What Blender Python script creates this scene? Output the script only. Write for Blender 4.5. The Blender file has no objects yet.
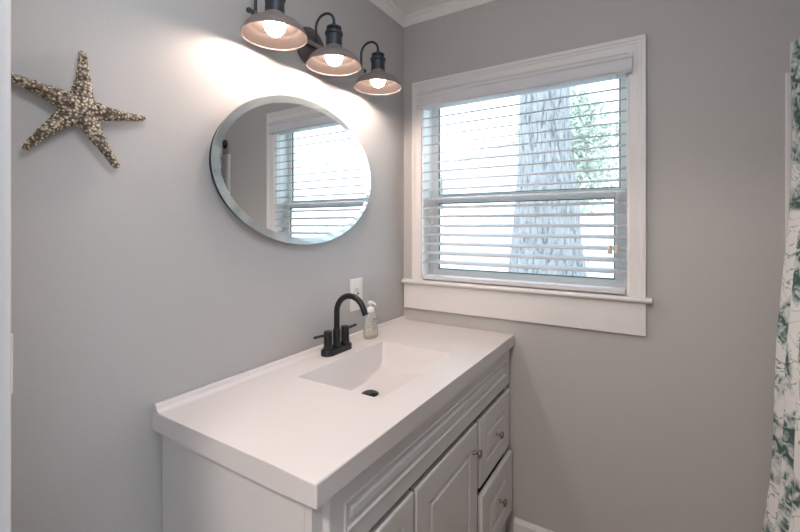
import bpy, bmesh, math, random
from mathutils import Vector, Matrix
C = bpy.context.scene.collection
S = bpy.context.scene
PI = math.pi
random.seed(7)

# ------------------------------------------------------------------ camera, world, light, exposure
cam_d = bpy.data.cameras.new('camera')
cam = bpy.data.objects.new('camera', cam_d)
C.objects.link(cam)
cam.location = (1.0836, -1.7738, 1.332)
cam.rotation_euler = (PI / 2, 0, 0.5575)
cam_d.sensor_fit = 'HORIZONTAL'
cam_d.sensor_width = 36
cam_d.lens = 36 * 413.8 / 800
cam_d.shift_y = -(266 - 225.7) / 800
cam_d.clip_start = 0.02
cam_d.clip_end = 300
S.camera = cam

S.view_settings.view_transform = 'Standard'
S.view_settings.look = 'None'
S.view_settings.exposure = 0.77
S.view_settings.gamma = 1
S.view_settings.use_curve_mapping = False

SKY = 3.0
w = bpy.data.worlds.new('sky'); S.world = w; w.use_nodes = True
wn, wl = w.node_tree.nodes, w.node_tree.links
wn.clear()
wo = wn.new('ShaderNodeOutputWorld'); bg = wn.new('ShaderNodeBackground')
tc = wn.new('ShaderNodeTexCoord'); sp = wn.new('ShaderNodeSeparateXYZ'); cr = wn.new('ShaderNodeValToRGB')
cr.color_ramp.elements[0].position = 0.0; cr.color_ramp.elements[0].color = (0.78, 0.88, 1.0, 1)
cr.color_ramp.elements[1].position = 0.8; cr.color_ramp.elements[1].color = (0.62, 0.80, 1.0, 1)
wl.new(tc.outputs['Generated'], sp.inputs[0]); wl.new(sp.outputs['Z'], cr.inputs[0])
wl.new(cr.outputs[0], bg.inputs[0]); bg.inputs[1].default_value = SKY
wl.new(bg.outputs[0], wo.inputs[0])

def light(name, kind, loc, rot, energy, color, **kw):
    d = bpy.data.lights.new(name, kind); d.energy = energy; d.color = color
    for k, v in kw.items(): setattr(d, k, v)
    o = bpy.data.objects.new(name, d); C.objects.link(o); o.location = loc; o.rotation_euler = rot
    return o
# fill lights added below the bathroom ceiling and in the hall behind the doorway
light('bathroom_fill_light', 'POINT', (0.88, -1.38, 2.13), (0, 0, 0), 5.5, (0.90, 0.94, 1.0), shadow_soft_size=0.11)
light('hall_fill_light', 'AREA', (0.8, -2.6, 2.34), (0, 0, 0), 16.0, (1.0, 0.88, 0.79), shape='DISK', size=0.4)
BULB = 104.0

# ------------------------------------------------------------------ materials
def mat(name, col, rough=0.5, metal=0.0, bump=0.0, bscale=80, var=0.0, vscale=6, spec=None, **kw):
    m = bpy.data.materials.new(name); m.use_nodes = True
    n, l = m.node_tree.nodes, m.node_tree.links
    b = n['Principled BSDF']
    b.inputs['Base Color'].default_value = (*col, 1); b.inputs['Roughness'].default_value = rough
    b.inputs['Metallic'].default_value = metal
    if spec is not None: b.inputs['Specular IOR Level'].default_value = spec
    for k, v in kw.items(): b.inputs[k].default_value = v
    if bump or var:
        t = n.new('ShaderNodeTexCoord')
    if bump:
        z = n.new('ShaderNodeTexNoise'); z.inputs['Scale'].default_value = bscale; z.inputs['Detail'].default_value = 4
        bu = n.new('ShaderNodeBump'); bu.inputs['Strength'].default_value = bump; bu.inputs['Distance'].default_value = 0.002
        l.new(t.outputs['Object'], z.inputs['Vector']); l.new(z.outputs['Fac'], bu.inputs['Height']); l.new(bu.outputs[0], b.inputs['Normal'])
    if var:
        z = n.new('ShaderNodeTexNoise'); z.inputs['Scale'].default_value = vscale; z.inputs['Detail'].default_value = 5
        mx = n.new('ShaderNodeMixRGB'); mx.inputs[1].default_value = (*[c * (1 - var) for c in col], 1); mx.inputs[2].default_value = (*[min(1, c * (1 + var)) for c in col], 1)
        l.new(t.outputs['Object'], z.inputs['Vector']); l.new(z.outputs['Fac'], mx.inputs[0]); l.new(mx.outputs[0], b.inputs['Base Color'])
    return m

M = {}
M['wall'] = mat('wall_paint', (0.50, 0.485, 0.47), 0.6, bump=0.14, bscale=140, var=0.02, vscale=3)
M['ceil'] = mat('ceiling_paint', (0.90, 0.88, 0.86), 0.8, bump=0.2, bscale=60)
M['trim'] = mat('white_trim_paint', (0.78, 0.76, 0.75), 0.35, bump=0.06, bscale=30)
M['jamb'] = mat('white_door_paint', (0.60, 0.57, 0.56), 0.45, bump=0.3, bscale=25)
M['floor'] = mat('floor_vinyl', (0.30, 0.22, 0.175), 0.4, var=0.15, vscale=8)
M['blind'] = mat('blind_white', (0.66, 0.665, 0.69), 0.45)
M['slat'] = mat('slat_white_darkened', (0.50, 0.515, 0.54), 0.5)  # blind white darkened in colour so the sky-lit slats stay below white
M['cord'] = mat('cord_white', (0.75, 0.75, 0.74), 0.7)
M['tassel'] = mat('tassel_beige', (0.68, 0.62, 0.53), 0.5)
M['sash'] = mat('sash_vinyl', (0.88, 0.89, 0.87), 0.4)
M['gasket'] = mat('gasket_dark', (0.12, 0.22, 0.2), 0.6)
M['top'] = mat('cultured_marble', (0.70, 0.665, 0.655), 0.42, bump=0.02, bscale=20)
M['cab'] = mat('cabinet_paint', (0.70, 0.685, 0.675), 0.38, bump=0.05, bscale=40)
M['cab_in'] = mat('cabinet_inside', (0.25, 0.22, 0.19), 0.8, var=0.1)
M['nickel'] = mat('brushed_nickel', (0.36, 0.33, 0.29), 0.2, 1.0)
M['black'] = mat('matte_black', (0.018, 0.018, 0.02), 0.38, 0.3)
M['bronze'] = mat('oil_rubbed_bronze', (0.30, 0.26, 0.25), 0.5, 0.5, var=0.2, vscale=20)
M['bronze_dark'] = mat('dark_bronze', (0.05, 0.06, 0.075), 0.4, 0.5)
M['bronze_plate'] = mat('bronze_plate', (0.12, 0.10, 0.095), 0.45, 0.5)
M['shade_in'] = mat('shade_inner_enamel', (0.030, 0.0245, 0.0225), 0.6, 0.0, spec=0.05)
M['plate'] = mat('plate_plastic', (0.80, 0.77, 0.73), 0.35)
M['plate_dark'] = mat('outlet_slots', (0.05, 0.05, 0.05), 0.6)
M['mirror'] = mat('mirror_silver', (0.86, 0.89, 0.89), 0.0, 1.0)
M['bevel'] = mat('mirror_bevel', (0.74, 0.83, 0.85), 0.10, 0.86)
M['backing'] = mat('mirror_backing', (0.03, 0.035, 0.04), 0.6)
M['drain'] = mat('drain_bronze', (0.03, 0.027, 0.025), 0.35, 0.6)
M['pump'] = mat('pump_plastic', (0.85, 0.85, 0.84), 0.35)
M['label'] = mat('label_print', (0.12, 0.14, 0.18), 0.6)
M['bark'] = mat('oak_bark', (0.17, 0.165, 0.16), 0.95)
def bark():
    n, l = M['bark'].node_tree.nodes, M['bark'].node_tree.links; b = n['Principled BSDF']
    t = n.new('ShaderNodeTexCoord'); mp = n.new('ShaderNodeMapping'); mp.inputs['Scale'].default_value = (1, 1, 0.22)
    z = n.new('ShaderNodeTexNoise'); z.inputs['Scale'].default_value = 36; z.inputs['Detail'].default_value = 4; z.inputs['Distortion'].default_value = 0.6
    c = n.new('ShaderNodeValToRGB'); e = c.color_ramp.elements
    e[0].position = 0.36; e[0].color = (0.11, 0.11, 0.11, 1); e[1].position = 0.62; e[1].color = (0.30, 0.295, 0.29, 1)
    k = e.new(0.46); k.color = (0.23, 0.228, 0.225, 1)
    bu = n.new('ShaderNodeBump'); bu.inputs['Distance'].default_value = 0.03
    l.new(t.outputs['Object'], mp.inputs[0]); l.new(mp.outputs[0], z.inputs['Vector']); l.new(z.outputs['Fac'], c.inputs[0])
    l.new(c.outputs[0], b.inputs['Base Color']); l.new(z.outputs['Fac'], bu.inputs['Height']); l.new(bu.outputs[0], b.inputs['Normal'])
bark()
M['leaf'] = mat('leaf_green', (0.40, 0.45, 0.36), 0.6, var=0.25, vscale=1.5)
M['leaf2'] = mat('leaf_olive', (0.42, 0.46, 0.38), 0.6, var=0.25, vscale=1.5)
M['grass'] = mat('lawn', (0.56, 0.56, 0.50), 0.9, var=0.15, vscale=0.8)
M['clay'] = mat('red_clay_drive', (0.50, 0.30, 0.24), 0.9, var=0.2, vscale=0.7)
M['siding'] = mat('pale_siding', (0.78, 0.77, 0.75), 0.7, var=0.03)
M['roof'] = mat('roof_shingle', (0.76, 0.73, 0.72), 0.9, var=0.15, vscale=4)
M['far_glass'] = mat('far_window_glass', (0.45, 0.5, 0.52), 0.1)
M['brass'] = mat('strike_brass', (0.12, 0.1, 0.08), 0.4, 0.7)

def glass_mat(name, col, refl=0.08, rough=0.0):
    m = bpy.data.materials.new(name); m.use_nodes = True
    n, l = m.node_tree.nodes, m.node_tree.links; n.clear()
    o = n.new('ShaderNodeOutputMaterial'); mx = n.new('ShaderNodeMixShader')
    tr = n.new('ShaderNodeBsdfTransparent'); tr.inputs[0].default_value = (*col, 1)
    gl = n.new('ShaderNodeBsdfGlossy'); gl.inputs['Roughness'].default_value = rough
    fr = n.new('ShaderNodeLayerWeight'); fr.inputs[0].default_value = 0.15
    ma = n.new('ShaderNodeMath'); ma.operation = 'MULTIPLY_ADD'; ma.inputs[1].default_value = 0.6; ma.inputs[2].default_value = refl * 0.4
    l.new(fr.outputs['Fresnel'], ma.inputs[0]); l.new(ma.outputs[0], mx.inputs[0])
    l.new(tr.outputs[0], mx.inputs[1]); l.new(gl.outputs[0], mx.inputs[2]); l.new(mx.outputs[0], o.inputs[0])
    return m
M['pane'] = glass_mat('window_glass', (0.95, 0.97, 0.97))
M['bottle'] = glass_mat('clear_plastic', (0.97, 0.97, 0.96), 0.3, 0.15)
def cloud(m, k):
    n, l = m.node_tree.nodes, m.node_tree.links
    o = next(q for q in n if q.type == 'OUTPUT_MATERIAL'); src = o.inputs[0].links[0].from_socket
    d = n.new('ShaderNodeBsdfDiffuse'); d.inputs[0].default_value = (0.85, 0.85, 0.84, 1)
    mx = n.new('ShaderNodeMixShader'); mx.inputs[0].default_value = k
    l.new(src, mx.inputs[1]); l.new(d.outputs[0], mx.inputs[2]); l.new(mx.outputs[0], o.inputs[0])
cloud(M['bottle'], 0.16)
M['soap'] = glass_mat('pale_yellow_soap', (0.97, 0.94, 0.78), 0.05, 0.1)

def emit(name, col, s):
    m = bpy.data.materials.new(name); m.use_nodes = True
    n, l = m.node_tree.nodes, m.node_tree.links; n.clear()
    o = n.new('ShaderNodeOutputMaterial'); e = n.new('ShaderNodeEmission')
    e.inputs[0].default_value = (*col, 1); e.inputs[1].default_value = s; l.new(e.outputs[0], o.inputs[0])
    return m
M['bulb'] = emit('lit_bulb', (1.0, 0.79, 0.68), BULB)

def star_mat():
    m = mat('starfish_skin', (0.4, 0.33, 0.25), 0.75)
    n, l = m.node_tree.nodes, m.node_tree.links; b = n['Principled BSDF']
    t = n.new('ShaderNodeTexCoord'); v = n.new('ShaderNodeTexVoronoi'); v.feature = 'F1'; v.inputs['Scale'].default_value = 150
    v.inputs['Randomness'].default_value = 0.8
    nz = n.new('ShaderNodeTexNoise'); nz.inputs['Scale'].default_value = 30
    r = n.new('ShaderNodeValToRGB'); e = r.color_ramp.elements
    e[0].position = 0.22; e[0].color = (0.80, 0.70, 0.56, 1); e[1].position = 0.68; e[1].color = (0.10, 0.075, 0.05, 1)
    k = e.new(0.45); k.color = (0.38, 0.30, 0.22, 1)
    ad = n.new('ShaderNodeMath'); ad.operation = 'MULTIPLY_ADD'; ad.inputs[1].default_value = 0.5; ad.inputs[2].default_value = -0.22
    a2 = n.new('ShaderNodeMath'); a2.operation = 'ADD'
    l.new(t.outputs['Object'], v.inputs['Vector']); l.new(t.outputs['Object'], nz.inputs['Vector'])
    l.new(nz.outputs['Fac'], ad.inputs[0]); l.new(v.outputs['Distance'], a2.inputs[0]); l.new(ad.outputs[0], a2.inputs[1])
    l.new(a2.outputs[0], r.inputs[0]); l.new(r.outputs[0], b.inputs['Base Color'])
    inv = n.new('ShaderNodeMath'); inv.operation = 'SUBTRACT'; inv.inputs[0].default_value = 1
    l.new(v.outputs['Distance'], inv.inputs[1])
    bu = n.new('ShaderNodeBump'); bu.inputs['Strength'].default_value = 0.9; bu.inputs['Distance'].default_value = 0.004
    l.new(inv.outputs[0], bu.inputs['Height']); l.new(bu.outputs[0], b.inputs['Normal'])
    return m
M['star'] = star_mat()

def curtain_mat():
    m = mat('curtain_print', (0.8, 0.8, 0.78), 0.85)
    n, l = m.node_tree.nodes, m.node_tree.links; b = n['Principled BSDF']
    t = n.new('ShaderNodeUVMap'); t.uv_map = 'cloth'
    # blobs of print
    v = n.new('ShaderNodeTexNoise'); v.inputs['Scale'].default_value = 4.5; v.inputs['Detail'].default_value = 2; v.inputs['Distortion'].default_value = 0.3
    r = n.new('ShaderNodeValToRGB'); r.color_ramp.interpolation = 'LINEAR'
    r.color_ramp.elements[0].position = 0.50; r.color_ramp.elements[0].color = (0, 0, 0, 1)
    r.color_ramp.elements[1].position = 0.54; r.color_ramp.elements[1].color = (1, 1, 1, 1)
    # line work inside the blobs
    wv = n.new('ShaderNodeTexNoise'); wv.inputs['Scale'].default_value = 26; wv.inputs['Detail'].default_value = 3; wv.inputs['Distortion'].default_value = 1.6
    c2 = n.new('ShaderNodeValToRGB'); e = c2.color_ramp.elements
    e[0].position = 0.41; e[0].color = (0.06, 0.11, 0.10, 1); e[1].position = 0.62; e[1].color = (0.66, 0.69, 0.67, 1)
    k = e.new(0.5); k.color = (0.30, 0.38, 0.36, 1)
    # thin sketch lines on the white ground
    w2 = n.new('ShaderNodeTexNoise'); w2.inputs['Scale'].default_value = 7; w2.inputs['Detail'].default_value = 3; w2.inputs['Distortion'].default_value = 2.5
    c3 = n.new('ShaderNodeValToRGB'); f = c3.color_ramp.elements
    f[0].position = 0.485; f[0].color = (0.80, 0.80, 0.78, 1); f[1].position = 0.515; f[1].color = (0.80, 0.80, 0.78, 1)
    g = f.new(0.5); g.color = (0.14, 0.24, 0.23, 1)
    mx = n.new('ShaderNodeMixRGB')
    for q in (v, wv, w2): l.new(t.outputs[0], q.inputs['Vector'])
    l.new(v.outputs['Fac'], r.inputs[0]); l.new(wv.outputs['Fac'], c2.inputs[0]); l.new(w2.outputs['Fac'], c3.inputs[0])
    l.new(r.outputs[0], mx.inputs[0]); l.new(c3.outputs[0], mx.inputs[1]); l.new(c2.outputs[0], mx.inputs[2])
    l.new(mx.outputs[0], b.inputs['Base Color'])
    return m
M['curtain'] = curtain_mat()

# ------------------------------------------------------------------ helpers
def obj(name, bm, m, parent=None, smooth=False, world=True, auto=None):
    """one mesh object; coordinates given in world space, stored relative to the parent's base"""
    me = bpy.data.meshes.new(name)
    bmesh.ops.recalc_face_normals(bm, faces=bm.faces)
    bm.to_mesh(me); bm.free()
    o = bpy.data.objects.new(name, me); C.objects.link(o)
    ms = m if isinstance(m, (list, tuple)) else [m]
    for q in ms: me.materials.append(q)
    base = Vector((0, 0, 0))
    if parent is not None:
        o.parent = parent
        p = parent
        while p is not None:
            base += p.location; p = p.parent
    else:
        if len(me.vertices):
            xs = [v.co for v in me.vertices]
            base = Vector(((min(v.x for v in xs) + max(v.x for v in xs)) / 2, (min(v.y for v in xs) + max(v.y for v in xs)) / 2, min(v.z for v in xs)))
            o.location = base
    if world:
        me.transform(Matrix.Translation(-base))
    if smooth:
        for p in me.polygons: p.use_smooth = True
        if auto is not None:
            me.set_sharp_from_angle(angle=math.radians(auto))
    return o

def thing(name, label, cat, loc=(0, 0, 0), group=None):
    o = bpy.data.objects.new(name, None); C.objects.link(o); o.location = loc
    o.empty_display_size = 0.05
    o['label'] = label; o['category'] = cat
    if group: o['group'] = group
    return o
def tag(o, label, cat, group=None, kind=None):
    o['label'] = label; o['category'] = cat
    if group: o['group'] = group
    if kind: o['kind'] = kind
    return o
def struct(o, label=None):
    o['kind'] = 'structure'
    if label: o['label'] = label
    return o

def box(bm, x0, x1, y0, y1, z0, z1, bev=0.0, seg=2):
    vs = [bm.verts.new((x, y, z)) for x in (x0, x1) for y in (y0, y1) for z in (z0, z1)]
    q = [(0, 1, 3, 2), (4, 6, 7, 5), (0, 4, 5, 1), (2, 3, 7, 6), (0, 2, 6, 4), (1, 5, 7, 3)]
    fs = [bm.faces.new([vs[i] for i in f]) for f in q]
    if bev:
        es = list({e for f in fs for e in f.edges})
        bmesh.ops.bevel(bm, geom=es, offset=bev, segments=seg, affect='EDGES', profile=0.5)
    return bm
def B(*a, **k): return box(bmesh.new(), *a, **k)

def lathe(bm, prof, n=32, mtx=None, close=False):
    """profile [(r,z)] about the z axis"""
    rings = []
    for r, z in prof:
        if r < 1e-6:
            rings.append([bm.verts.new((0, 0, z))])
        else:
            rings.append([bm.verts.new((r * math.cos(2 * PI * i / n), r * math.sin(2 * PI * i / n), z)) for i in range(n)])
    if close: rings.append(rings[0])
    for a, b in zip(rings, rings[1:]):
        for i in range(n):
            j = (i + 1) % n
            if len(a) == 1 and len(b) == 1: continue
            if len(a) == 1: bm.faces.new((a[0], b[i], b[j]))
            elif len(b) == 1: bm.faces.new((a[i], b[0], a[j]))
            else: bm.faces.new((a[i], b[i], b[j], a[j]))
    if mtx is not None:
        bmesh.ops.transform(bm, matrix=mtx, verts=[v for r in rings for v in r if v.is_valid] if not close else [v for r in rings[:-1] for v in r])
    return bm

def tube(bm, pts, rad, n=12, cap=True):
    pts = [Vector(p) for p in pts]
    rads = rad if isinstance(rad, (list, tuple)) else [rad] * len(pts)
    rings = []; up = None
    for i, p in enumerate(pts):
        t = (pts[min(i + 1, len(pts) - 1)] - pts[max(i - 1, 0)]).normalized()
        if up is None:
            up = Vector((0, 0, 1)) if abs(t.z) < 0.9 else Vector((1, 0, 0))
        a = (up - t * up.dot(t)).normalized(); b = t.cross(a); up = a
        rings.append([bm.verts.new(p + (a * math.cos(2 * PI * k / n) + b * math.sin(2 * PI * k / n)) * rads[i]) for k in range(n)])
    for r, s in zip(rings, rings[1:]):
        for k in range(n):
            bm.faces.new((r[k], r[(k + 1) % n], s[(k + 1) % n], s[k]))
    if cap:
        bm.faces.new(rings[0][::-1]); bm.faces.new(rings[-1])
    return bm

def rings_panel(u0, u1, z0, z1, x_back, rings):
    """raised panel front facing +x: rings of (inset, height above x_back); the back is closed"""
    bm = bmesh.new(); loops = []
    for ins, h in [(0, 0)] + rings:
        y0, y1, a, b = u0 + ins, u1 - ins, z0 + ins, z1 - ins
        loops.append([bm.verts.new((x_back + h, y, z)) for y, z in ((y0, a), (y1, a), (y1, b), (y0, b))])
    bm.faces.new(loops[0][::-1])
    for p, q in zip(loops, loops[1:]):
        for i in range(4):
            bm.faces.new((p[i], p[(i + 1) % 4], q[(i + 1) % 4], q[i]))
    bm.faces.new(loops[-1])
    return bm

def extrude_profile(bm, prof, f0, f1):
    """closed profile -> prism; f0/f1 map (a,b) of the profile to the two ends"""
    A = [bm.verts.new(f0(*p)) for p in prof]; Bv = [bm.verts.new(f1(*p)) for p in prof]
    n = len(prof)
    for i in range(n):
        bm.faces.new((A[i], A[(i + 1) % n], Bv[(i + 1) % n], Bv[i]))
    bm.faces.new(A[::-1]); bm.faces.new(Bv)
    return bm

# ------------------------------------------------------------------ the room
CEIL = 2.36
XR, YF = 2.26, -1.60           # right wall, room face of the wall with the doorway
WX0, WX1, WZ0, WZ1 = 0.106, 0.99, 1.05, 1.975     # window opening
struct(obj('floor', B(-0.12, XR + 0.12, -3.4, 0.14, -0.06, 0), M['floor']))
struct(obj('ceiling', B(-0.12, XR + 0.12, -3.4, 0.14, CEIL, CEIL + 0.08), M['ceil']))
struct(obj('wall_left', B(-0.12, 0, -3.4, 0.14, 0, CEIL), M['wall']))
bm = bmesh.new()      # unseen opening added at the hall end for sky light through the doorway
HY0_, HY1_, HZ0_, HZ1_ = -3.20, -1.78, 0.8, 2.15
for a in ((-3.4, HY0_, 0, CEIL), (HY1_, 0.14, 0, CEIL), (HY0_, HY1_, 0, HZ0_), (HY0_, HY1_, HZ1_, CEIL)):
    box(bm, XR, XR + 0.12, a[0], a[1], a[2], a[3])
struct(obj('wall_right', bm, M['wall']))
bm = bmesh.new()
for a in ((0, WX0, 0, CEIL), (WX1, XR, 0, CEIL), (WX0, WX1, 0, WZ0), (WX0, WX1, WZ1, CEIL)):
    box(bm, a[0], a[1], 0, 0.14, a[2], a[3])
struct(obj('wall_back', bm, M['wall']))
DX0, DX1, DZ = 0.372, 1.20, 2.05                   # doorway
bm = bmesh.new()
for a in ((0, DX0 - 0.018, 0, CEIL), (DX1 + 0.018, XR, 0, CEIL), (DX0 - 0.018, DX1 + 0.018, DZ + 0.018, CEIL)):
    box(bm, a[0], a[1], YF - 0.115, YF, a[2], a[3])
struct(obj('wall_front', bm, M['wall']))
struct(obj('wall_hall', B(0, XR, -3.4, -3.3, 0, CEIL), M['wall']))
# door frame: jamb liner and casing round the doorway
d = bpy.data.objects.new('door_1', None); C.objects.link(d); d.location = ((DX0 + DX1) / 2, YF, 0); d['kind'] = 'structure'
d['label'] = 'white painted door frame at the left edge of the photo'
bm = bmesh.new()
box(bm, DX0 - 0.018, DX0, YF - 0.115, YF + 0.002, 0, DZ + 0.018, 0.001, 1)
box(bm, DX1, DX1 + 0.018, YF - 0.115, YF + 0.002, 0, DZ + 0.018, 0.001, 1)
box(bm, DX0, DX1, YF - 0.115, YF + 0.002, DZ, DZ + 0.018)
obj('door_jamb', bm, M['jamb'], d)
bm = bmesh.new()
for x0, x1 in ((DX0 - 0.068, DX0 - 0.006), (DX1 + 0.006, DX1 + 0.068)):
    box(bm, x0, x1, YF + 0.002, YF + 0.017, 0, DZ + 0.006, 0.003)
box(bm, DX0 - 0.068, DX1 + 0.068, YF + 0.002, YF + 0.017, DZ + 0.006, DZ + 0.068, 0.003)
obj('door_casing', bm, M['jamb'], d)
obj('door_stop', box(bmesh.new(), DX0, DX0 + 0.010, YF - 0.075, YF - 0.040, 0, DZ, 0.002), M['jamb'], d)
obj('strike_plate', B(DX0, DX0 + 0.0015, YF - 0.034, YF - 0.008, 0.88, 0.94), M['brass'], d)

# crown moulding at the ceiling, baseboard
cp = [(0, CEIL), (0, CEIL - 0.035), (0.008, CEIL - 0.035), (0.014, CEIL - 0.026), (0.03, CEIL - 0.012), (0.040, CEIL - 0.008), (0.044, CEIL - 0.006), (0.044, CEIL)]
bm = bmesh.new()
extrude_profile(bm, cp, lambda a, z: (a, -a, z), lambda a, z: (a, YF, z))
struct(obj('trim_1', bm, M['ceil']))
bm = bmesh.new()
extrude_profile(bm, cp, lambda a, z: (a, -a, z), lambda a, z: (XR, -a, z))
struct(obj('trim_2', bm, M['ceil']))
bp = [(0, 0), (0.014, 0), (0.014, 0.062), (0.009, 0.072), (0.006, 0.078), (0, 0.078)]
bm = bmesh.new()
extrude_profile(bm, bp, lambda a, z: (0.56, -a, z), lambda a, z: (1.43, -a, z))
struct(obj('baseboard_back', bm, M['trim']))
bm = bmesh.new()
extrude_profile(bm, bp, lambda a, z: (a, -1.20, z), lambda a, z: (a, YF, z))
struct(obj('baseboard_left', bm, M['trim']))
# white surround panel on the window wall behind the curtain
struct(obj('trim_3', B(1.428, XR, -0.012, 0, 0.0, 1.817, 0.003), M['trim']))

# ------------------------------------------------------------------ the window
win = bpy.data.objects.new('window_1', None); C.objects.link(win); win.location = ((WX0 + WX1) / 2, 0, WZ0); win['kind'] = 'structure'
win['label'] = 'white double-hung window with stool and apron in the grey wall'
CW = 0.057
OX0, OX1, OZ1 = WX0 - CW, WX1 + CW, WZ1 + CW
# casing profile: (distance from inner edge, projection)
kp = [(0.0, 0), (0.0, 0.011), (0.004, 0.013), (0.030, 0.014), (0.034, 0.017), (0.040, 0.017), (0.044, 0.021), (0.055, 0.021), (0.057, 0.019), (0.057, 0)]
bm = bmesh.new()
extrude_profile(bm, kp, lambda a, h: (WX0 - a * 0.84, -h, 1.069), lambda a, h: (WX0 - a * 0.84, -h, WZ1 + a))
extrude_profile(bm, kp, lambda a, h: (WX1 + a, -h, 1.069), lambda a, h: (WX1 + a, -h, WZ1 + a))
extrude_profile(bm, kp, lambda a, h: (WX0 - a * 0.84, -h, WZ1 + a), lambda a, h: (WX1 + a, -h, WZ1 + a))
obj('window_casing', bm, M['trim'], win)
bm = bmesh.new()      # stool with rounded nosing
sp_ = [(0.09, 1.05), (0.09, 1.069)] + [(-0.026 - 0.0095 * math.sin(t), 1.0595 + 0.0095 * math.cos(t)) for t in [PI * i / 8 for i in range(9)]] + [(-0.026, 1.05)]
extrude_profile(bm, [(y, z) for y, z in sp_ if y < 0.0] + [(0, 1.05), (0, 1.069)], lambda y, z: (0.008, y, z), lambda y, z: (1.066, y, z))
box(bm, WX0, WX1, 0, 0.06, 1.05, 1.069)
obj('window_stool', bm, M['trim'], win)
bm = bmesh.new()
box(bm, 0.010, 1.047, -0.016, 0, 0.926, 1.0495, 0.003)
obj('window_apron', bm, M['trim'], win)
bm = bmesh.new()      # jamb liner
box(bm, WX0, WX0 + 0.006, 0, 0.14, WZ0, WZ1); box(bm, WX1 - 0.006, WX1, 0, 0.14, WZ0, WZ1); box(bm, WX0 + 0.006, WX1 - 0.006, 0, 0.14, WZ1 - 0.006, WZ1)
box(bm, WX0 + 0.006, WX1 - 0.006, 0.06, 0.14, WZ0, 1.066)
obj('window_jamb', bm, M['sash'], win)
def sash(name, y0, y1, z0, z1, st, bot, topr):
    bm = bmesh.new(); a, b = WX0 + 0.006, WX1 - 0.006
    box(bm, a, a + st, y0, y1, z0, z1, 0.002, 1); box(bm, b - st, b, y0, y1, z0, z1, 0.002, 1)
    box(bm, a + st, b - st, y0, y1, z0, z0 + bot, 0.002, 1); box(bm, a + st, b - st, y0, y1, z1 - topr, z1, 0.002, 1)
    s = obj(name, bm, M['sash'], win)
    bm = bmesh.new(); g = 0.005
    x0, x1, c, e = a + st, b - st, z0 + bot, z1 - topr
    for q in ((x0, x0 + g, c, e), (x1 - g, x1, c, e), (x0, x1, c, c + g), (x0, x1, e - g, e)):
        box(bm, q[0], q[1], y0 + 0.010, y0 + 0.016, q[2], q[3])
    obj('glazing_gasket', bm, M['gasket'], s)
    obj('pane', B(x0, x1, y0 + 0.016, y0 + 0.020, c, e), M['pane'], s)
    return s
sash('lower_sash', 0.066, 0.098, 1.067, 1.482, 0.045, 0.05, 0.038)
sash('upper_sash', 0.100, 0.132, 1.445, WZ1 - 0.006, 0.028, 0.04, 0.03)

# blind
bl = thing('window_blind', 'white horizontal slat blind with valance and pull cords hanging in the window', 'blind', (0.552, 0.01, 1.085))
bm = bmesh.new()
vp = [(-0.024, 1.898), (-0.040, 1.898), (-0.044, 1.903), (-0.040, 1.911), (-0.040, 1.945), (-0.046, 1.952), (-0.046, 1.962), (-0.024, 1.962)]
extrude_profile(bm, vp, lambda y, z: (0.096, y, z), lambda y, z: (1.004, y, z))
for x0, x1 in ((0.096, 0.106), (0.994, 1.004)): box(bm, x0, x1, -0.024, -0.0215, 1.898, 1.962)
obj('valance', bm, M['blind'], bl)
obj('headrail', B(WX0 + 0.008, WX1 - 0.008, -0.018, 0.040, 1.902, 1.955), M['blind'], bl)
bm = bmesh.new(); PITCH = 0.0435; tilt = math.radians(-13)
for k in range(18):
    zc = 1.120 + 0.0385 + PITCH * (k - 0) - 0.0
    if zc > 1.895: break
    n = 6; top = []; bot = []
    for i in range(n + 1):
        s = (i / n - 0.5) * 0.05
        crown = 0.0025 * (1 - (2 * s / 0.05) ** 2)
        y = s * math.cos(tilt) + 0.010; z = zc - s * math.sin(tilt) + crown
        top.append((y, z + 0.0017)); bot.append((y, z - 0.0017))
    extrude_profile(bm, top + bot[::-1], lambda y, z: (WX0 + 0.009, y, z), lambda y, z: (WX1 - 0.009, y, z))
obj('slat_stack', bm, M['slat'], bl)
obj('bottom_rail', B(WX0 + 0.009, WX1 - 0.009, -0.018, 0.034, 1.074, 1.094, 0.004), M['blind'], bl)
for x in (0.185, 0.545, 0.845, 0.955):
    bm = bmesh.new()
    for y in (-0.0175, 0.037):
        tube(bm, [(x, y, 1.10), (x, y, 1.905)], 0.0009, 5)
    obj('ladder_cord', bm, M['cord'], bl)
def pull(xs, ztas, m, r=0.0095, h=0.032):
    for x in xs:
        bm = bmesh.new(); tube(bm, [(x, -0.022, 1.9), (x, -0.024, ztas + h)], 0.0009, 5)
        c = obj('pull_cord', bm, M['cord'], bl)
        bm = bmesh.new()
        lathe(bm, [(0, 0), (r * 0.85, 0.0005), (r, 0.004), (r * 0.6, h * 0.55), (r * 0.75, h * 0.8), (r * 0.5, h), (0, h)], 14, Matrix.Translation((x, -0.024, ztas)))
        obj('cord_tassel', bm, m, c, True)
pull((0.929, 0.952), 1.226, M['tassel'])
pull((0.160,), 1.300, M['cord'], 0.005, 0.022)
pull((0.175,), 1.335, M['cord'], 0.005, 0.022)

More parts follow.
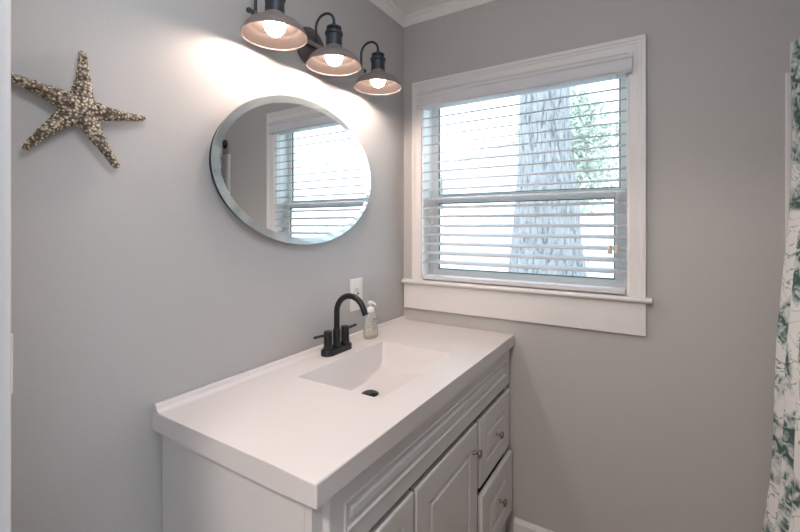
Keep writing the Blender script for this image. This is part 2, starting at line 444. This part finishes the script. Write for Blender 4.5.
# ------------------------------------------------------------------ vanity cabinet
VL = -1.195; VR = -0.008; CF = 0.525
ZT = 0.814
van = thing('vanity_cabinet', 'pale grey painted bathroom vanity cabinet with raised panel fronts below the white sink top', 'cabinet', (0.27, -0.6, 0))
bm = bmesh.new()
box(bm, 0.003, CF - 0.019, VL, VL + 0.016, 0, ZT); box(bm, 0.003, CF - 0.019, VR - 0.016, VR, 0, ZT)
box(bm, 0.003, 0.012, VL + 0.016, VR - 0.016, 0, ZT)
box(bm, 0.012, CF - 0.019, VL + 0.016, VR - 0.016, 0.06, 0.076)
obj('carcass', bm, M['cab'], van)
bm = bmesh.new()      # face frame
ff = [(VL, VL + 0.06), (VR - 0.03, VR)]
for a, b in ff: box(bm, CF - 0.019, CF, a, b, 0, ZT, 0.001, 1)
for z0, z1 in ((0, 0.10), (0.80, ZT)):
    for (a, b), (c, e) in zip(ff, ff[1:]): box(bm, CF - 0.019, CF, b, c, z0, z1)
obj('face_frame', bm, M['cab'], van)
X0 = CF + 0.0005
raised = lambda m, t=0.018: [(0.0, t - 0.005), (0.002, t - 0.0015), (0.006, t), (m, t), (m + 0.004, t - 0.003), (m + 0.007, t - 0.008), (m + 0.012, t - 0.008), (m + 0.020, t - 0.001), (m + 0.024, t)]
bead = [(0.0, 0.012), (0.002, 0.0145), (0.005, 0.016), (0.052, 0.016), (0.055, 0.019), (0.059, 0.019), (0.062, 0.013), (0.070, 0.010), (0.076, 0.012), (0.082, 0.018), (0.087, 0.018)]
obj('false_drawer_front', rings_panel(-1.166, -0.012, 0.654, 0.826 - 0.0125, X0, [(a * 0.88 if a < .08 else a * .88, h) for a, h in bead]), M['cab'], van)
def knob(y, z, x, parent):
    bm = bmesh.new()
    prof = [(0, 0), (0.008, 0), (0.0075, 0.002), (0.0045, 0.004), (0.004, 0.012), (0.007, 0.015), (0.0135, 0.019), (0.0145, 0.023), (0.0125, 0.0265), (0.006, 0.029), (0, 0.0295)]
    lathe(bm, prof, 20, Matrix.Translation((x, y, z)) @ Matrix.Rotation(PI / 2, 4, 'Y'))
    k = obj('knob', bm, M['nickel'], parent, True); k['label'] = 'round brushed nickel knob'
dr = obj('door', rings_panel(-0.826, -0.387, 0.085, 0.635, X0, raised(0.072)), M['cab'], van)
knob(-0.425, 0.548, X0 + 0.018, dr)
dl = obj('door', rings_panel(-1.150, -0.838, 0.085, 0.637, X0, raised(0.05)), M['cab'], van)
u = obj('drawer', rings_panel(-0.366, -0.014, 0.390, 0.632, X0, raised(0.064)), M['cab'], van)
knob(-0.188, 0.512, X0 + 0.018, u)
# the lower drawer stands slightly open
lo = obj('drawer', rings_panel(-0.372, -0.014, 0.114, 0.368, X0 + 0.011, raised(0.064)), M['cab'], van)
knob(-0.182, 0.247, X0 + 0.029, lo)
bm = bmesh.new()
box(bm, 0.08, X0 + 0.011, -0.340, -0.328, 0.13, 0.33); box(bm, 0.08, X0 + 0.011, -0.050, -0.038, 0.13, 0.33)
box(bm, 0.08, 0.09, -0.328, -0.05, 0.13, 0.33); box(bm, 0.09, X0 + 0.011, -0.328, -0.05, 0.13, 0.14)
obj('drawer_box', bm, M['cab_in'], lo)

# ------------------------------------------------------------------ vanity top with its basin
TZ, TH = 0.864, 0.049
TX, TY0, TY1 = 0.559, -1.219, -0.003
BX0, BX1, BY0, BY1 = 0.137, 0.449, -0.853, -0.384
bm = bmesh.new()
def P(x, y, z): return bm.verts.new((x, y, z))
X_ = [0.002, BX0, BX1, TX]; Y_ = [TY0, BY0, BY1, TY1]
gt = [[P(x, y, TZ) for y in Y_] for x in X_]
for i in range(3):
    for j in range(3):
        if i == 1 and j == 1: continue
        bm.faces.new((gt[i][j], gt[i + 1][j], gt[i + 1][j + 1], gt[i][j + 1]))
# outer skirt
outer = [gt[i][0] for i in range(4)] + [gt[3][j] for j in (1, 2, 3)] + [gt[i][3] for i in (2, 1, 0)] + [gt[0][j] for j in (2, 1)]
low = [P(v.co.x, v.co.y, TZ - TH) for v in outer]
n = len(outer)
sk = [bm.faces.new((outer[i], outer[(i + 1) % n], low[(i + 1) % n], low[i])) for i in range(n)]
inn = [P(min(max(v.co.x, 0.014), TX - 0.02), min(max(v.co.y, TY0 + 0.02), TY1 - 0.02), TZ - TH) for v in outer]
for i in range(n): bm.faces.new((low[i], low[(i + 1) % n], inn[(i + 1) % n], inn[i]))
es = [e for e in bm.edges if (abs(e.verts[0].co.z - TZ) < 1e-6 and abs(e.verts[1].co.z - TZ) < 1e-6 and len(e.link_faces) == 2 and any(f in sk for f in e.link_faces))
      or (abs(e.verts[0].co.z - e.verts[1].co.z) > 0.03 and abs(e.verts[0].co.x - TX) < 1e-6 and (abs(e.verts[0].co.y - TY0) < 1e-6))
      or (all(abs(v.co.z - TZ + TH) < 1e-6 for v in e.verts) and all(abs(v.co.x - TX) < 1e-6 or abs(v.co.y - TY0) < 1e-6 for v in e.verts))]
bmesh.ops.bevel(bm, geom=es, offset=0.004, segments=3, affect='EDGES', profile=0.5)
# basin
NX, NY = 40, 56
def cosp(i, n): return 0.5 - 0.5 * math.cos(PI * i / n)
DEPTH = 0.112
grid = []
for i in range(NX + 1):
    row = []
    for j in range(NY + 1):
        a = cosp(i, NX); b = cosp(j, NY)
        X = 2 * a - 1; Y = 2 * b - 1
        xm_, ym_ = (BX1 - BX0) * a, (BY1 - BY0) * b
        Xd = (BX0 + xm_ - 0.243) / 0.20
        ds = [DEPTH * (1 - 0.42 * Y * Y - 0.22 * Xd * Xd), 3.2 * xm_, 2.4 * (BX1 - BX0 - xm_), 1.7 * ym_, 1.7 * (BY1 - BY0 - ym_)]
        kk = 0.0045
        dep = -kk * math.log(sum(math.exp(-q / kk) for q in ds))
        if i in (0, NX) or j in (0, NY): dep = 0
        dep = max(dep, 0)
        row.append(P(BX0 + (BX1 - BX0) * a, BY0 + (BY1 - BY0) * b, TZ - dep))
    grid.append(row)
for i in range(NX):
    for j in range(NY):
        bm.faces.new((grid[i][j], grid[i + 1][j], grid[i + 1][j + 1], grid[i][j + 1]))
bmesh.ops.remove_doubles(bm, verts=bm.verts, dist=0.0002)
top = obj('sink_countertop', bm, M['top'], None, True, auto=35)
for p in top.data.polygons:
    if max(p.normal.x, -p.normal.x, abs(p.normal.y), abs(p.normal.z)) > 0.9999 and p.area > 0.002: p.use_smooth = False
top.modifiers.new('shading', 'WEIGHTED_NORMAL').keep_sharp = True
tag(top, 'glossy white vanity top with a moulded rectangular basin, on the grey cabinet', 'sink')
bm = bmesh.new()
cove = [(0.002, TZ + 0.0003), (0.002, TZ + 0.017), (0.004, TZ + 0.019), (0.014, TZ + 0.019), (0.017, TZ + 0.017), (0.0185, TZ + 0.011), (0.022, TZ + 0.005), (0.030, TZ + 0.0012), (0.036, TZ + 0.0003)]
extrude_profile(bm, cove, lambda a, z: (a, TY0 + 0.001, z), lambda a, z: (a, TY1, z))
obj('backsplash', bm, M['top'], top, True, auto=50)
bm = bmesh.new()
DX, DY = 0.243, -0.62; DZb = TZ - DEPTH
lathe(bm, [(0, 0.010), (0.018, 0.009), (0.0205, 0.0065), (0.0200, 0.004), (0.010, 0.003), (0.010, -0.002)], 28, Matrix.Translation((DX, DY, DZb)))
dst = obj('drain_stopper', bm, M['drain'], top, True, auto=40)
bm = bmesh.new()
lathe(bm, [(0.0125, 0.0005), (0.0285, 0.0008), (0.030, 0.003), (0.027, 0.004), (0.0125, 0.0025)], 28, Matrix.Translation((DX, DY, DZb)))
obj('drain_flange', bm, M['drain'], top, True)

# ------------------------------------------------------------------ faucet
FX, FY = 0.070, -0.592
fa = thing('faucet', 'matte black two-handle faucet with high arched spout on the white sink top', 'faucet', (FX, FY, TZ))
bm = bmesh.new()
def stadium(hl, hw, k=10):
    pts = []
    for s in (1, -1):
        for i in range(k + 1):
            t = -PI / 2 + PI * i / k
            pts.append((hw * math.sin(t) * -s * -1 if False else hw * math.cos(t + PI / 2) * s, s * hl + s * hw * math.sin(t + PI / 2)))
    return pts
st = stadium(0.048, 0.026)
lv = []
for sc, z in ((1, 0.0006), (1, 0.017), (0.93, 0.0205), (0.0, 0.0205)):
    if sc: lv.append([bm.verts.new((FX + a * sc, FY + (b if sc == 1 else b * (1 - 0.002 / 0.078)), TZ + z)) for a, b in st])
k = len(st)
for p, q in zip(lv, lv[1:]):
    for i in range(k): bm.faces.new((p[i], p[(i + 1) % k], q[(i + 1) % k], q[i]))
bm.faces.new(lv[-1]); bm.faces.new(lv[0][::-1])
obj('base_plate', bm, M['black'], fa, True, auto=40)
bm = bmesh.new()
lathe(bm, [(0, 0.0207), (0.0165, 0.0207), (0.0165, 0.026), (0.014, 0.028), (0.014, 0.082), (0.0125, 0.085), (0.0, 0.085)], 24, Matrix.Translation((FX, FY, TZ)))
pts = [(FX, FY, TZ + 0.07), (FX, FY, TZ + 0.11), (FX, FY, TZ + 0.138)]
R = 0.064; cz = TZ + 0.148
for i in range(0, 19):
    t = PI - math.radians(160) * i / 18
    pts.append((FX + R + R * math.cos(t), FY, cz + R * math.sin(t)))
tl = Vector(pts[-1]) - Vector(pts[-2]); pts.append(tuple(Vector(pts[-1]) + tl.normalized() * 0.022))
tube(bm, pts, 0.0108, 16)
obj('spout', bm, M['black'], fa, True, auto=45)
for s in (-1, 1):
    bm = bmesh.new(); y = FY + s * 0.048
    lathe(bm, [(0, 0.0207), (0.0175, 0.0207), (0.0175, 0.028), (0.0155, 0.030), (0.0155, 0.070), (0.0145, 0.0725), (0.0155, 0.0735), (0.0155, 0.084), (0.0145, 0.086), (0, 0.086)], 24, Matrix.Translation((FX, y, TZ)))
    h = obj('handle', bm, M['black'], fa, True, auto=40)
    bm = bmesh.new()
    tube(bm, [(FX, y + s * 0.012, TZ + 0.0745), (FX - 0.002, y + s * 0.068, TZ + 0.077)], [0.0052, 0.0048], 12)
    obj('lever', bm, M['black'], h, True, auto=40)

# ------------------------------------------------------------------ soap bottle
SX, SY = 0.063, -0.369
so = thing('soap_bottle', 'clear pump soap bottle with a little yellow soap, beside the black faucet', 'soap bottle', (SX, SY, TZ))
bm = bmesh.new()
sec = [(0.035, 0.0008), (0.039, 0.004), (0.040, 0.03), (0.038, 0.06), (0.035, 0.080), (0.027, 0.094), (0.017, 0.103), (0.0125, 0.107), (0.0125, 0.114)]
def oval(bm, sec, kx=0.62, n=28, capt=True):
    rs = [[bm.verts.new((SX + r * kx * math.cos(2 * PI * i / n) if r > 0.02 else SX + r * (kx + (1 - kx) * (0.02 - r) / 0.0075 if r > 0.0125 else 1) * math.cos(2 * PI * i / n), SY + r * math.sin(2 * PI * i / n), TZ + z)) for i in range(n)] for r, z in sec]
    for a, b in zip(rs, rs[1:]):
        for i in range(n): bm.faces.new((a[i], a[(i + 1) % n], b[(i + 1) % n], b[i]))
    bm.faces.new(rs[0][::-1])
    if capt: bm.faces.new(rs[-1])
    return bm
oval(bm, sec)
bo = obj('bottle', bm, M['bottle'], so, True, auto=50)
bm = bmesh.new(); oval(bm, [(0.034, 0.003), (0.0375, 0.006), (0.0385, 0.022)])
obj('liquid_soap', bm, M['soap'], so, True, auto=50)
bm = bmesh.new()
lathe(bm, [(0, 0.108), (0.0145, 0.108), (0.0145, 0.124), (0.012, 0.127), (0.006, 0.128), (0.0045, 0.130), (0.0045, 0.142), (0.011, 0.143), (0.011, 0.150), (0.008, 0.1525), (0, 0.153)], 20, Matrix.Translation((SX, SY, TZ)))
tube(bm, [(SX + 0.004, SY - 0.002, TZ + 0.1475), (SX + 0.030, SY - 0.012, TZ + 0.147), (SX + 0.036, SY - 0.015, TZ + 0.142)], [0.005, 0.0042, 0.0036], 10)
tube(bm, [(SX, SY, TZ + 0.11), (SX, SY, TZ + 0.008)], 0.002, 8)
obj('pump', bm, M['pump'], so, True, auto=40)
bm = bmesh.new()      # small unreadable print on the front of the bottle
def mark(y0, y1, z0, z1, off=0.0008):
    n = 4; k = 0.62; R_ = 0.0385
    for i in range(n):
        a, b = (y0 + (y1 - y0) * q / n for q in (i, i + 1))
        xa = SX + k * (math.sqrt(R_ ** 2 - a * a)) + off; xb = SX + k * (math.sqrt(R_ ** 2 - b * b)) + off
        bm.faces.new([bm.verts.new(p) for p in ((xa, SY + a, TZ + z0), (xb, SY + b, TZ + z0), (xb, SY + b, TZ + z1), (xa, SY + a, TZ + z1))])
for z, h, spans in ((0.078, 0.007, [(-0.012, -0.006), (-0.004, 0.0), (0.002, 0.010)]), (0.070, 0.002, [(-0.010, 0.008)]), (0.056, 0.004, [(-0.002, 0.000), (0.006, 0.009)]),
                    (0.038, 0.011, [(-0.016, -0.013), (-0.010, -0.008), (-0.004, 0.001), (0.004, 0.007)]), (0.032, 0.002, [(-0.015, 0.010)])):
    for a, b in spans: mark(a, b, z, z + h)
obj('printed_label', bm, M['label'], bo)

# ------------------------------------------------------------------ oval mirror
MY, MZ, MA, MB = -0.692, 1.522, 0.378, 0.257
mi = thing('oval_mirror', 'oval mirror with a slanted glass rim on the left wall below the lamps', 'mirror', (0, MY, MZ))
def ell(rings, n=96):
    bm = bmesh.new(); rs = []
    for ins, x in rings:
        rs.append([bm.verts.new((x, MY + (MA - ins) * math.cos(2 * PI * i / n), MZ + (MB - ins) * math.sin(2 * PI * i / n))) for i in range(n)])
    for a, b in zip(rs, rs[1:]):
        for i in range(n): bm.faces.new((a[i], a[(i + 1) % n], b[(i + 1) % n], b[i]))
    bm.faces.new(rs[0][::-1]); bm.faces.new(rs[-1])
    return bm
BV = 0.024
obj('backing_board', ell([(0.007, 0.0008), (0.007, 0.0205)]), M['backing'], mi)
obj('mirror_glass', ell([(BV, 0.0210), (BV, 0.0262)]), M['mirror'], mi)
bm = ell([(0.0, 0.0208), (0.0, 0.0244), (BV, 0.0263)])
f = max((f for f in bm.faces if len(f.verts) > 50), key=lambda q: q.calc_center_median().x)
bm.faces.remove(f)
obj('bevelled_rim', bm, M['bevel'], mi)

# ------------------------------------------------------------------ three-lamp vanity light
LX = 0.125; LY = (-0.934, -0.671, -0.404); LZ = 1.889
vl = thing('vanity_light', 'dark bronze wall light with three lit barn shades above the oval mirror', 'lamp', (0, -0.668, 1.985))
def lat(prof, n, mtx): return lathe(bmesh.new(), prof, n, mtx)
RY = Matrix.Rotation(PI / 2, 4, 'Y'); RX = Matrix.Rotation(-PI / 2, 4, 'X')
obj('backplate', lat([(0, 0.0005), (0.070, 0.0005), (0.072, 0.004), (0.070, 0.012), (0.058, 0.018), (0.050, 0.024), (0.018, 0.028), (0, 0.028)], 40, Matrix.Translation((0, -0.662, 1.983)) @ RY), M['bronze_plate'], vl, True, auto=40)
bm = bmesh.new()
tube(bm, [(0.040, LY[0] - 0.012, 1.98), (0.040, LY[2] + 0.012, 1.98)], 0.0075, 14)
obj('crossbar', bm, M['bronze'], vl, True, auto=40)
for y, s in ((LY[0] - 0.012, -1), (LY[2] + 0.012, 1)):
    obj('finial', lat([(0, -0.002), (0.0075, -0.002), (0.0075, 0.002), (0.004, 0.004), (0.0085, 0.010), (0.0085, 0.014), (0.005, 0.019), (0, 0.020)], 16, Matrix.Translation((0.040, y, 1.98)) @ Matrix.Rotation(-s * PI / 2, 4, 'X')), M['bronze_dark'], vl, True)
for y in LY:
    T = Matrix.Translation((LX, y, LZ))
    bm = bmesh.new()
    hr = (LX - 0.040) / 2
    pts = [(0.040, y, 1.98), (0.040, y, 2.010)] + [(0.040 + hr - hr * math.cos(PI * i / 14), y, 2.042 + 0.040 * math.sin(PI * i / 14)) for i in range(15)] + [(LX, y, 2.020)]
    tube(bm, pts, 0.0048, 12)
    obj('arm', bm, M['bronze_dark'], vl, True)
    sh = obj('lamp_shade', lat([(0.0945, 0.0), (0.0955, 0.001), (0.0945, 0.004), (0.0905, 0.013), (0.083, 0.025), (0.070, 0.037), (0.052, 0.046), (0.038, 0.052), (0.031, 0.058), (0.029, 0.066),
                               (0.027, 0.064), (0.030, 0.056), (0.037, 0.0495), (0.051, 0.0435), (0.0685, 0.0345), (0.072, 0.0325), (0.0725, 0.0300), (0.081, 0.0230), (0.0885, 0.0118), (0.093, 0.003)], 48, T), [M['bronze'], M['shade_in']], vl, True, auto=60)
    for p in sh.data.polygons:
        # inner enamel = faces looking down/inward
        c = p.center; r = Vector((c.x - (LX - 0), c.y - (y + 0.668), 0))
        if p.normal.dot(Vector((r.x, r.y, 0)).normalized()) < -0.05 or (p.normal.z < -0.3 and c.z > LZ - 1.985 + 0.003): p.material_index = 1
    sk = obj('socket_cup', lat([(0.0, 0.0618), (0.0285, 0.0618), (0.0275, 0.106), (0.031, 0.108), (0.031, 0.116), (0.025, 0.118), (0.022, 0.127), (0.026, 0.129), (0.026, 0.134), (0.014, 0.139), (0.009, 0.142), (0.007, 0.148), (0, 0.148)], 32, T), M['bronze_dark'], vl, True, auto=35)
    bm = bmesh.new()
    prof = [(0, 0.002)] + [(0.030 * math.sin(t), 0.032 - 0.030 * math.cos(t)) for t in [PI * i / 16 for i in range(1, 12)]] + [(0.0165, 0.060), (0.0135, 0.0616)]
    lathe(bm, prof, 28, T)
    bu = obj('bulb', bm, M['bulb'], vl, True); bu['label'] = 'glowing warm white bulb'

# ------------------------------------------------------------------ starfish
def starfish():
    bm = bmesh.new()
    cy, cz_ = -1.379, 1.587
    tips = [(-0.128, 0.036), (0.004, 0.124), (0.132, 0.006), (0.074, -0.120), (-0.092, -0.102)]
    for dy, dz in tips:
        L = math.hypot(dy, dz); d = Vector((0, dy / L, dz / L)); s = Vector((1, 0, 0)); t = d.cross(s)
        n = 12; rs = []
        for i in range(15):
            q = i / 14
            w_ = 0.0185 * (1 - q) ** 2 + 0.0122 * (1 - 0.4 * q)
            if q > 0.93: w_ *= 0.8
            h = 0.022 * (1 - q) + 0.019
            bend = 0.006 * math.sin(q * 3)
            c = Vector((0.016 + 0.003 * math.sin(q * 2.5), cy, cz_)) + d * (L * q) + t * bend * 0.5
            rs.append([bm.verts.new(c + t * w_ * math.cos(2 * PI * k / n) + s * (h * 0.62 if math.sin(2 * PI * k / n) > 0 else 0.011) * math.sin(2 * PI * k / n)) for k in range(n)])
        for a, b in zip(rs, rs[1:]):
            for k in range(n): bm.faces.new((a[k], a[(k + 1) % n], b[(k + 1) % n], b[k]))
        bm.faces.new(rs[0][::-1]); bm.faces.new(rs[-1])
    bmesh.ops.recalc_face_normals(bm, faces=bm.faces)
    o = obj('starfish', bm, M['star'], None, True)
    m = o.modifiers.new('skin', 'REMESH'); m.mode = 'VOXEL'; m.voxel_size = 0.0014; m.use_smooth_shade = True
    s_ = o.modifiers.new('round', 'SMOOTH'); s_.iterations = 6
    tx = bpy.data.textures.new('nubs', 'VORONOI'); tx.noise_scale = 0.007; tx.distance_metric = 'DISTANCE'
    dm = o.modifiers.new('nubs', 'DISPLACE'); dm.texture = tx; dm.strength = -0.005; dm.mid_level = 0.35; dm.texture_coords = 'LOCAL'
    return o
tag(starfish(), 'dried brown and cream starfish hung on the grey wall left of the mirror', 'starfish')

# ------------------------------------------------------------------ outlet and switch plates
def plate(name, label, cat, y, z, w_, h):
    o = thing(name, label, cat, (0, y, z))
    obj('cover_plate', B(0.0004, 0.0065, y - w_ / 2, y + w_ / 2, z - h / 2, z + h / 2, 0.0025), M['plate'], o)
    return o
ot = plate('electrical_outlet', 'white wall outlet in an oversized plate behind the faucet spout', 'outlet', -0.391, 1.042, 0.084, 0.134)
gf = obj('receptacle_face', B(0.0064, 0.0085, -0.391 - 0.0165, -0.391 + 0.0165, 1.042 - 0.0335, 1.042 + 0.0335, 0.001), M['plate'], ot)
for z in (1.042 + 0.022, 1.042 - 0.022):
    for y in (-0.391 - 0.006, -0.391 + 0.006): obj('slot', B(0.0084, 0.0090, y - 0.001, y + 0.001, z - 0.004, z + 0.004), M['plate_dark'], gf)
    obj('ground_hole', B(0.0084, 0.0090, -0.391 - 0.002, -0.391 + 0.002, z - 0.010, z - 0.0065), M['plate_dark'], gf)
obj('test_button', B(0.0084, 0.0098, -0.391 - 0.012, -0.391 - 0.001, 1.036, 1.042), M['plate_dark'], gf)
obj('reset_button', B(0.0084, 0.0098, -0.391 + 0.001, -0.391 + 0.012, 1.043, 1.049), M['plate_dark'], gf)
swt = plate('light_switch', 'white light switch plate on the wall by the door frame', 'light switch', -1.485 - 0.036, 1.060, 0.072, 0.120)
obj('rocker', B(0.0064, 0.0095, -1.521 - 0.016, -1.521 + 0.016, 1.06 - 0.033, 1.06 + 0.033, 0.001), M['plate'], swt)

# ------------------------------------------------------------------ shower curtain and rod
cu = thing('shower_curtain', 'white shower curtain printed with teal sketches, gathered at the right wall end', 'curtain', (1.45, -0.4, 0.06))
prof = [(1.911, 1.424), (1.86, 1.421), (1.65, 1.422), (1.47, 1.419), (1.35, 1.416), (1.227, 1.408), (1.073, 1.400), (0.98, 1.394), (0.794, 1.387), (0.679, 1.382), (0.562, 1.375), (0.477, 1.364), (0.376, 1.352), (0.06, 1.31)]
def edge_x(z):
    for (z1, x1), (z0, x0) in zip(prof, prof[1:]):
        if z0 <= z <= z1: return x0 + (x1 - x0) * (z - z0) / (z1 - z0)
    return prof[0][1] if z > prof[0][0] else prof[-1][1]
bm = bmesh.new(); uv = bm.loops.layers.uv.new('cloth')
NZ, NU = 60, 240
g = []
for j in range(NZ + 1):
    z = 1.888 - (1.888 - 0.06) * j / NZ
    row = []
    for i in range(NU + 1):
        s = i / NU
        ph = s * 2 * PI * 6
        amp = 0.014 + 0.024 * (1 - z / 1.9)
        y = -0.075 - 0.70 * s + 0.012 * math.sin(ph * 2 + 1.3)
        x = edge_x(z) + 0.007 + amp - amp * math.cos(ph + 0.25 * math.sin(3 * z)) + 0.004 * math.sin(5 * z + ph)
        row.append((bm.verts.new((x, y, z)), (s * 1.4, z)))
    g.append(row)
for j in range(NZ):
    for i in range(NU):
        q = (g[j][i], g[j][i + 1], g[j + 1][i + 1], g[j + 1][i])
        f = bm.faces.new([a[0] for a in q])
        for lp, a in zip(f.loops, q): lp[uv].uv = a[1]
cl = obj('curtain_cloth', bm, M['curtain'], cu, True)
sm = cl.modifiers.new('thick', 'SOLIDIFY'); sm.thickness = 0.0012
ro = thing('curtain_rod', 'dark curtain rod carrying the printed shower curtain', 'curtain rod', (1.490, -0.8, 1.89))
bm = bmesh.new(); tube(bm, [(1.490, -0.004, 1.890), (1.490, YF + 0.004, 1.890)], 0.0125, 16)
obj('rod', bm, M['bronze_dark'], ro, True, auto=40)
for y, s in ((-0.0005, 1), (YF + 0.0005, -1)):
    obj('rod_flange', lat([(0, 0), (0.030, 0), (0.030, 0.006), (0.018, 0.016), (0.0128, 0.024), (0, 0.024)], 24, Matrix.Translation((1.490, y, 1.890)) @ Matrix.Rotation(s * PI / 2, 4, 'X')), M['bronze_dark'], ro, True, auto=40)

# ------------------------------------------------------------------ outside the window
GZ = -0.5
struct(obj('ground', B(-70, 50, 0.3, 120, GZ - 0.1, GZ), M['grass']))
struct(obj('driveway', B(-40, 30, 19.5, 22.0, GZ + 0.0, GZ + 0.02), M['clay']))
def trunk_mesh(x, y, z0, pts, n=40, amp=0.03, seed=1):
    rnd = random.Random(seed)
    ph = [rnd.random() * 6 for _ in range(8)]
    bm = bmesh.new(); rs = []
    for z, r, dx in pts:
        rs.append([bm.verts.new((x + dx + r * math.cos(a) * (1 + amp * sum(math.sin((k + 3) * a + ph[k] + z * 0.4) for k in range(5)) / 2), y + r * math.sin(a) * (1 + amp * sum(math.sin((k + 3) * a + ph[k] + z * 0.4) for k in range(5)) / 2), z0 + z)) for a in [2 * PI * i / n for i in range(n)]])
    for a, b in zip(rs, rs[1:]):
        for i in range(n): bm.faces.new((a[i], a[(i + 1) % n], b[(i + 1) % n], b[i]))
    bm.faces.new(rs[-1]); bm.faces.new(rs[0][::-1])
    return bm
def leaves(bm, c, rad, n, size, rnd):
    for _ in range(n):
        while True:
            p = Vector((rnd.uniform(-1, 1), rnd.uniform(-1, 1), rnd.uniform(-1, 1)))
            if 0.25 < p.length < 1: break
        q = Vector((c[0] + p.x * rad[0], c[1] + p.y * rad[1], c[2] + p.z * rad[2]))
        a = Vector((rnd.gauss(0, 1), rnd.gauss(0, 1), rnd.gauss(0, 1))).normalized(); b = a.orthogonal().normalized()
        l_ = size * rnd.uniform(0.6, 1.3)
        bm.faces.new([bm.verts.new(q + v) for v in (a * l_, b * l_ * 0.45, -a * l_, -b * l_ * 0.45)])
# big oak near the window
ox, oy = 0.12, 2.6
oak = thing('oak_tree', 'thick grey barked tree trunk close outside the window', 'tree', (ox, oy, GZ))
obj('trunk', trunk_mesh(ox, oy, GZ, [(0, 0.62, 0), (0.15, 0.55, 0), (0.5, 0.48, 0), (0.9, 0.43, 0), (1.25, 0.39, -0.0), (1.7, 0.335, -0.01), (2.1, 0.31, 0), (2.5, 0.262, -0.02), (3.0, 0.245, -0.03), (4.0, 0.235, 0.0), (6.0, 0.2, 0.1), (9, 0.1, 0.2)]), M['bark'], oak, True)
rnd = random.Random(3)
bm = bmesh.new()
for a, z0, L in ((0.5, 3.6, 2.6), (2.4, 3.9, 2.8), (4.2, 4.3, 2.4), (5.4, 5.0, 2.2)):
    tube(bm, [(ox, oy, GZ + z0), (ox + math.cos(a) * L * 0.4, oy + abs(math.sin(a)) * L * 0.4, GZ + z0 + 0.8), (ox + math.cos(a) * L, oy + abs(math.sin(a)) * L, GZ + z0 + 1.6)], [0.13, 0.09, 0.04], 8)
obj('branch', bm, M['bark'], oak, True)
bm = bmesh.new()
for c, r, n_ in (((0.9, 3.6, 5.6), (2.6, 1.6, 1.3), 1500), ((-2.0, 4.2, 5.9), (2.2, 1.8, 1.3), 1200)):
    leaves(bm, c, r, n_, 0.07, rnd)
obj('foliage', bm, M['leaf'], oak)
# trees farther back
def tree(x, y, h, r, label, m, seed):
    rnd = random.Random(seed)
    t = thing('leafy_tree', label, 'tree', (x, y, GZ), 'trees across the yard')
    obj('trunk', trunk_mesh(x, y, GZ, [(0, r * 0.12, 0), (h * 0.3, r * 0.09, 0), (h * 0.8, r * 0.04, 0.1)], 14, 0.02, seed), M['bark'], t, True)
    bm = bmesh.new()
    for k in range(7):
        a = 2 * PI * k / 7; q = rnd.uniform(0.35, 0.6) * r
        leaves(bm, (x + q * math.cos(a), y + q * math.sin(a), GZ + h * rnd.uniform(0.42, 0.8)), (r * 0.55, r * 0.55, h * 0.2), 420, 0.16 * r / 2, rnd)
    obj('foliage', bm, m, t)
tree(-1.7, 14.0, 7.5, 1.9, 'green tree seen through the blind just right of the thick trunk', M['leaf2'], 11)
tree(2.3, 17.0, 9, 2.2, 'tall pale tree seen through the right side of the blind', M['leaf'], 12)
tree(-15.5, 30, 7, 2.6, 'low green tree seen through the left side of the blind', M['leaf2'], 13)
# pale house across the yard, gable end facing the window
ho = thing('house', 'pale house with a low gable roof across the yard, seen through the blind', 'house', (-6.0, 26, GZ))
HX0, HX1, HE, HR, HY0, HY1 = -11.5, -2.5, 5.2, 6.9, 24.0, 33.0
xm = -5.2
bm = bmesh.new()
extrude_profile(bm, [(HX0, GZ), (HX1, GZ), (HX1, HE), (xm, HR), (HX0, HE)], lambda x, z: (x, HY0, z), lambda x, z: (x, HY1, z))
obj('walls', bm, M['siding'], ho)
bm = bmesh.new()
for sgn, xe in ((-1, HX0), (1, HX1)):
    sl = (HR - HE) / abs(xe - xm); e = xe + sgn * 0.5
    pr = [(xm, HR + 0.02), (e, HE - sl * 0.5 + 0.02), (e, HE - sl * 0.5 + 0.24), (xm, HR + 0.24)]
    extrude_profile(bm, pr, lambda x, z: (x, HY0 - 0.5, z), lambda x, z: (x, HY1 + 0.5, z))
obj('roof', bm, M['roof'], ho)
for x0, z0 in ((-9.2, 2.0), (-5.6, 2.0)):
    f = obj('window', B(x0, x0 + 1.1, HY0 - 0.06, HY0 + 0.02, z0, z0 + 1.5), M['trim'], ho)
    obj('pane', B(x0 + 0.08, x0 + 1.02, HY0 - 0.07, HY0 - 0.055, z0 + 0.08, z0 + 1.42), M['far_glass'], f)
